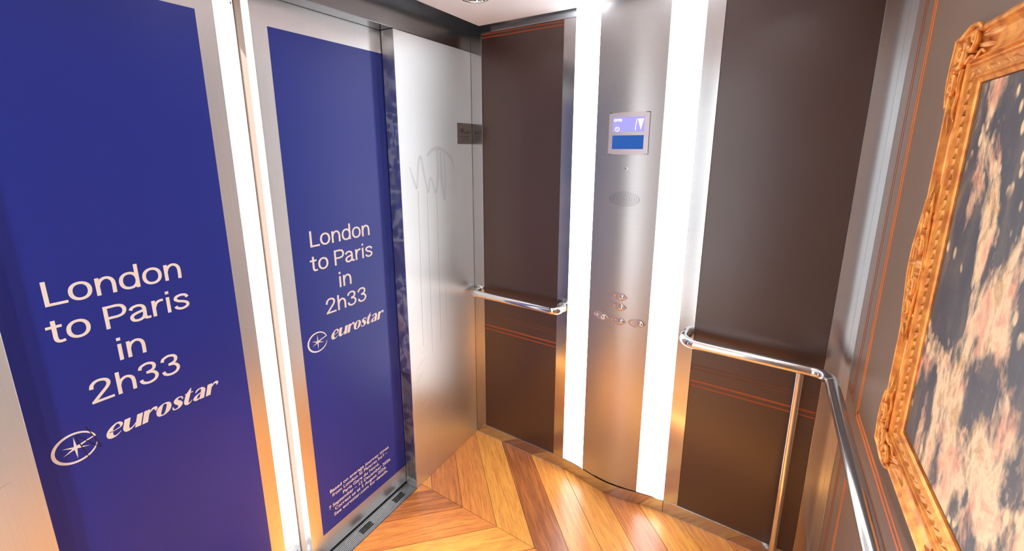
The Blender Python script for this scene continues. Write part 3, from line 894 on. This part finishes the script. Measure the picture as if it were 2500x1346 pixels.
def long_rail():
    z, y, xw, r, R, R2 = 0.8835, -0.068, 1.5545, 0.0195, 0.042, 0.058
    xa = 1.0850
    e = empty('handrail', (1.472, y, 0.0))
    tag(e, 'long satin steel handrail bending round the corner with a post down to the floor', 'handrail')
    p = [Vector((xa, -0.0005, z)), Vector((xa, y + R, z))] + arc((xa + R, y + R, z), (-R, 0, 0), (0, -R, 0), 12)[1:]
    p += arc((xw - R2, y - R2, z), (0, R2, 0), (R2, 0, 0), 14)
    ye = -1.93
    p += [Vector((xw, ye + 0.03, z))] + arc((xw + 0.03, ye + 0.03, z), (-0.03, 0, 0), (0, -0.03, 0), 8)[1:] + [Vector((W - 0.0035, ye, z))]
    tube('rail_tube', p, r, 'satin', e, 32)
    tube('post', [(1.472, y, 0.0005), (1.472, y, z - 0.012)], 0.0122, 'satin', e, 28)
    lathe_obj('post_foot', (1.472, y, 0.0005), (0, 0, 1), [(.026, 0), (.026, .004), (.022, .006), (.0125, .007)], 'satin', e, 28)
    lathe_obj('wall_flange', (xa, 0.0, z), (0, -1, 0), [(.0, .004), (.021, .004), (.0225, .002), (.0225, 0)], 'satin', e, 28)
    lathe_obj('corner_joint', (xw, y - R2 - 0.001, z), (0, -1, 0), [(r, 0), (r + .0006, .0005), (r + .0006, .0025), (r, .003)], 'satin', e, 32)
long_rail()

# ------------------------------------------------------------------ picture wall
wall_right = box('wall_right', (W + 0.004, -L - 0.06, -0.03), (W + 0.06, 0.06, HT), 'black')
struct(wall_right, 'taupe printed wall with painted mouldings around the gilt-framed picture', 'wall')
pr = box('wall_print', (W, -L + 0.075, 0.001), (W + 0.0038, -0.0845, HT), 'taupe', wall_right)
for a, b in ((-0.0845, -0.0006), (-L + 0.0006, -L + 0.075)):
    box('corner_trim', (W - 0.0022, a, 0.001), (W + 0.0038, b, HT), 'steel_trim', wall_right, 0.0009)
def line(y0, z0, y1, z1, w, mt):
    if abs(y0 - y1) < 1e-6: a, b = (W - 0.0007, y0 - w / 2, z0), (W + 0.0002, y0 + w / 2, z1)
    else: a, b = (W - 0.0007, y0, z0 - w / 2), (W + 0.0002, y1, z0 + w / 2)
    box('moulding_line', a, b, mt, pr)
MO, MI = -0.169, -0.259
for y in (MO + 0.0095, MO - 0.0105):
    line(y, 0.868 + (0.0 if y < MO else 0.018), y, HT, 0.006, 'moulding')
    line(y, 0.07, y, 0.660, 0.006, 'moulding')
for z in (0.8685, 0.8865): line(MO - 0.0135 if z < 0.88 else MO + .0065, z, -0.086, z, 0.006, 'moulding')
for y, z in ((MI + 0.0100, 0.8580), (MI - 0.0080, 0.8760)):
    line(y, z - .004, y, HT, 0.0085, 'moulding_hot')
    line(-1.95, z, y + .004, z, 0.0085, 'moulding_hot')
for y in (MI - 0.010, MI - 0.024): line(y, 0.07, y, 0.660, 0.005, 'moulding_hot')
for z, h in ((0.742, 0.006), (0.690, 0.008), (0.669, 0.006)):
    line(-L + 0.08, z, -0.086, z, h, 'moulding')

# ------------------------------------------------------------------ gilt-framed picture, low relief
YL_, YR_ = -0.548, -1.585
ZB_, ZT_ = 0.967, 1.853
FW = 0.112
pic = empty('framed_picture', (W, (YL_ + YR_) / 2, ZB_))
tag(pic, 'picture of loose navy, cream and rose dabs in an ornate gilt frame', 'picture')
box('canvas', (W - 0.003, YR_ + FW - .004, ZB_ + FW - .008), (W - 0.0005, YL_ - FW + .004, ZT_ - FW + .012), 'canvas', pic)
# profile across a rail: distance from the outer edge -> relief height
PROF = [(0.0, 0.0), (0.0, 0.006), (0.003, 0.009), (0.009, 0.0105), (0.014, 0.010), (0.018, 0.0072), (0.020, 0.0078), (0.026, 0.0045), (0.036, 0.0032), (0.048, 0.0038), (0.058, 0.0062), (0.064, 0.0088),
        (0.067, 0.0092), (0.069, 0.0066), (0.072, 0.0080), (0.076, 0.0080), (0.078, 0.0058), (0.081, 0.0060), (0.096, 0.0048), (0.098, 0.0066), (0.102, 0.0068), (0.105, 0.0045), (0.112, 0.0030), (0.112, 0.0)]
ratio_z = 0.098 / 0.112
RELIEF = 1.7
def rail(name, side):
    V = []
    for d, h in PROF:
        dz_ = d * ratio_z
        x = W - h * RELIEF - 0.0004
        if side == 'l': V += [(x, YL_ - d, ZB_ + dz_), (x, YL_ - d, ZT_ - dz_)]
        if side == 'r': V += [(x, YR_ + d, ZB_ + dz_), (x, YR_ + d, ZT_ - dz_)]
        if side == 't': V += [(x, YL_ - d, ZT_ - dz_), (x, YR_ + d, ZT_ - dz_)]
        if side == 'b': V += [(x, YL_ - d, ZB_ + dz_), (x, YR_ + d, ZB_ + dz_)]
    Fc = [(2 * i, 2 * i + 1, 2 * i + 3, 2 * i + 2) for i in range(len(PROF) - 1)]
    o = mesh_obj(name, V, Fc, 'gilt', pic)
    me = o.data; bm_ = bmesh.new(); bm_.from_mesh(me); bmesh.ops.recalc_face_normals(bm_, faces=bm_.faces[:])
    if sum(f.normal.x for f in bm_.faces) > 0: bmesh.ops.reverse_faces(bm_, faces=bm_.faces[:])
    bm_.to_mesh(me); bm_.free()
    return o
rails = {s: rail('frame_rail', s) for s in 'lrtb'}

# ornament strokes in the plane of the wall: u = -y direction, v = z; h = height of the centre line
def spiral(cu, cv, r0, turns, a0, dirn, n=26):
    out = []
    for i in range(n):
        t = i / (n - 1)
        a = a0 + dirn * turns * 2 * math.pi * t
        r = r0 * (1 - 0.86 * t)
        out.append((cu + r * math.cos(a), cv + r * math.sin(a)))
    return out
def stroke(bm, pts, r0, r1, h):
    n = len(pts)
    path = [Vector((W - h * RELIEF, -p[0], p[1])) for p in pts]
    sweep(bm, path, [r0 + (r1 - r0) * i / (n - 1) for i in range(n)], 8, True)
def leaf(bm, u, v, ang, ln, wd, h):
    """domed leaf lying on the frame"""
    rows = []
    for i in range(7):
        t = i / 6
        w = wd * math.sin(math.pi * (0.12 + 0.88 * t)) * (1 - 0.25 * t)
        cu = u + math.cos(ang) * ln * t; cv = v + math.sin(ang) * ln * t
        px, pv = -math.sin(ang), math.cos(ang)
        z = h * RELIEF * (1 - 0.45 * t) + 0.002
        rows.append([bm.verts.new((W - 0.002, -(cu + px * w), cv + pv * w)), bm.verts.new((W - z, -(cu + px * w * .45), cv + pv * w * .45)), bm.verts.new((W - z * .82, -cu, cv)),
                     bm.verts.new((W - z, -(cu - px * w * .45), cv - pv * w * .45)), bm.verts.new((W - 0.002, -(cu - px * w), cv - pv * w))])
    for A, B in zip(rows, rows[1:]):
        for k in range(4): bm.faces.new((A[k], A[k + 1], B[k + 1], B[k]))

def corner(cu, cv, su, sv, name='corner_ornament'):
    """scrollwork at a frame corner; su, sv point into the picture"""
    bm = bmesh.new()
    def T(pts): return [(cu + su * a, cv + sv * b) for a, b in pts]
    def ang(a):
        return math.atan2(sv * math.sin(a), su * math.cos(a))
    stroke(bm, T(spiral(.040, .034, .026, 1.6, 2.3, -1)), .0062, .0030, .011)
    stroke(bm, T(spiral(.088, .016, .022, 1.3, 3.3, -1)), .0058, .0026, .011)
    stroke(bm, T(spiral(.020, .090, .021, 1.3, -1.7, 1)), .0058, .0026, .011)
    stroke(bm, T(catmull([(.004, .004), (.022, .002), (.045, -.006), (.070, -.010), (.095, -.006), (.112, .004)], 5)), .0062, .0036, .010)
    stroke(bm, T(catmull([(.004, .004), (.000, .025), (-.006, .050), (-.008, .078), (-.004, .105), (.004, .128)], 5)), .0062, .0036, .010)
    stroke(bm, T(catmull([(.056, .052), (.080, .044), (.100, .050), (.118, .040), (.135, .046)], 5)), .0048, .0020, .009)
    stroke(bm, T(catmull([(.050, .060), (.042, .088), (.050, .108), (.040, .130), (.046, .150)], 5)), .0048, .0020, .009)
    for a in (-.25, .15, .5, .95, 1.35, 1.75):
        leaf(bm, cu + su * .030, cv + sv * .028, ang(a), .052, .0105, .010)
    for (a, b, g_, l_) in ((.095, .010, -.1, .05), (.105, .030, .15, .045), (.118, .018, -.05, .065), (.012, .108, 1.65, .05), (.030, .118, 1.4, .045), (.018, .130, 1.6, .065)):
        leaf(bm, cu + su * a, cv + sv * b, ang(g_), l_, .0085, .009)
    return bm_obj(name, bm, 'gilt', pic, True)
corner(-YL_ + .004, ZT_ - .006, 1, -1)
corner(-YL_ + .004, ZB_ + .006, 1, 1)
corner(-YR_ - .004, ZT_ - .006, -1, -1)
corner(-YR_ - .004, ZB_ + .006, -1, 1)

def cartouche(cu, cv, hor, sgn):
    """mid-rail ornament: mirrored scrolls; runs along v (hor False) or u (hor True)"""
    bm = bmesh.new()
    def T(pts): return [((cu + a if hor else cu + sgn * b), (cv + sgn * b if hor else cv + a)) for a, b in pts]
    for s in (-1, 1):
        stroke(bm, T([(s * a, b) for a, b in spiral(.044, .030, .024, 1.5, 2.6, -1)]), .0058, .0026, .011)
        stroke(bm, T([(s * a, b) for a, b in spiral(.096, .022, .018, 1.3, 2.8, -1)]), .0050, .0022, .010)
        stroke(bm, T(catmull([(0, -.006), (s * .030, -.008), (s * .062, -.002), (s * .10, .004), (s * .135, .010)], 5)), .0062, .0028, .010)
        stroke(bm, T(catmull([(0, .062), (s * .03, .058), (s * .07, .050), (s * .11, .044), (s * .15, .040)], 5)), .0046, .0018, .009)
        for (a, b, g_, l_) in ((.020, .020, .8, .035), (.070, .040, .3, .04), (.115, .030, .1, .05), (.135, .018, 0.0, .055)):
            p0 = T([(s * a, b)])[0]; p1 = T([(s * (a + l_ * math.cos(g_)), b + l_ * math.sin(g_))])[0]
            leaf(bm, p0[0], p0[1], math.atan2(p1[1] - p0[1], p1[0] - p0[0]), l_, .0085, .009)
    p0 = T([(0, .004)])[0]; p1 = T([(0, .05)])[0]
    leaf(bm, p0[0], p0[1], math.atan2(p1[1] - p0[1], p1[0] - p0[0]), .052, .016, .012)
    return bm_obj('rail_ornament', bm, 'gilt', pic, True)
cartouche(-YL_ + .002, 1.405, False, 1)
cartouche(-YR_ - .002, 1.405, False, -1)
cartouche(-(YL_ + YR_) / 2, ZT_ - .004, True, -1)
cartouche(-(YL_ + YR_) / 2, ZB_ + .004, True, 1)
# running leaf band on the inner step
bm = bmesh.new()
d = 0.0885
u0, u1 = -YL_ + d, -YR_ - d
v0, v1 = ZB_ + d * ratio_z, ZT_ - d * ratio_z
n = 46
for i in range(n):
    u = u0 + (u1 - u0) * (i + .5) / n
    for v in (v0, v1): leaf(bm, u - .008, v, .35 * (-1) ** i, .017, .0042, .0072)
n = 38
for i in range(n):
    v = v0 + (v1 - v0) * (i + .5) / n
    for u in (u0, u1): leaf(bm, u, v - .008, math.pi / 2 + .35 * (-1) ** i, .017, .0042, .0072)
g = bm_obj('leaf_band', bm, 'gilt', pic, True); g['kind'] = 'stuff'

# ------------------------------------------------------------------ hung ceiling and downlights
CI, CJ = 0.088, 0.050
LAMPS = [(0.296, -0.361), (W - 0.296, -0.361), (0.296, -L + 0.361), (W - 0.296, -L + 0.361), (0.296, -L / 2), (W - 0.296, -L / 2), (W / 2, -L / 2)]  # last three are an unseen middle row, added to brighten the floor
bm = bmesh.new()
# a plate with seven square cut-outs for the fittings
gx = sorted([CI, W - CI] + [a + s * 0.05 for a in (0.296, W / 2, W - 0.296) for s in (-1, 1)])
gy = sorted([-CJ, -L + CJ] + [a + s * 0.05 for a in (-0.361, -L / 2, -L + 0.361) for s in (-1, 1)])
for i in range(7):
    for j in range(7):
        if (i in (1, 5) and j in (1, 3, 5)) or (i, j) == (3, 3): continue
        add_box(bm, (gx[i], gy[j], HC), (gx[i + 1], gy[j + 1], HC + 0.02))
bmesh.ops.remove_doubles(bm, verts=bm.verts[:], dist=1e-5)
ceil = bm_obj('ceiling', bm, 'ceiling')
struct(ceil, 'flat white hung ceiling with a dark shadow gap around it', 'ceiling')
box('upper_ceiling', (-0.30, -L - 0.06, HT), (W + 0.06, 0.06, HT + 0.04), 'ceiling', ceil)
for i, (x, y) in enumerate(LAMPS):
    e = empty('downlight', (x, y, HC))
    lathe_obj('trim_ring', (x, y, HC), (0, 0, 1), [(.0485, .012), (.0485, -.0025), (.051, -.0042), (.0545, -.0036), (.0565, -.0012), (.0565, .001), (.0505, .0012)], 'chrome', e, 40)
    lathe_obj('reflector', (x, y, HC), (0, 0, 1), [(.0480, .0005), (.044, .012), (.034, .026), (.0335, .030)], 'chrome', e, 40)
    lathe_obj('lamp_lens', (x, y, HC), (0, 0, 1), [(.0, .0255), (.0335, .0255), (.0335, .031), (.0, .031)], 'lens', e, 32)
    box('housing', (x - .0498, y - .0498, HC + .032), (x + .0498, y + .0498, HC + .07), 'black', e)
    ld = bpy.data.lights.new('beam', 'SPOT')
    ld.energy = SPOT_W[1 if i >= 4 else 0]; ld.color = (1.0, 0.95, 0.89); ld.spot_size = math.radians(36); ld.spot_blend = 1.0; ld.shadow_soft_size = 0.03
    lo = bpy.data.objects.new('beam', ld); COL.objects.link(lo)
    lo.parent = e; lo.location = (0, 0, 0.018)
    tag(e, ('round chrome ceiling downlight in the corner between the doors and the button wall', 'round chrome ceiling downlight above the long handrail corner',
            'round chrome ceiling downlight over the door wall, away from the buttons', 'round chrome ceiling downlight over the picture wall, away from the buttons',
            'added unseen chrome downlight over the middle of the doors', 'added unseen chrome downlight over the middle of the picture', 'added unseen chrome downlight at the centre of the ceiling')[i], 'ceiling light')

# landing outside the doors; unseen wall added to block daylight around the gap
lw = boxes('wall_landing_block', [((-0.30, -3.2, -0.004), (-0.215, -1.60, 3.0)), ((-0.30, -0.50, -0.004), (-0.215, 1.2, 3.0)), ((-0.30, -1.60, 2.12), (-0.215, -0.50, 3.0))], 'concrete')
struct(lw, 'pale unseen landing wall added around the outer doors to block daylight', 'wall')
lf = box('landing_floor', (-3.2, -3.2, -0.05), (-0.24, 1.2, -0.004), 'concrete')
struct(lf, 'pale landing floor outside the slightly open doors', 'floor')
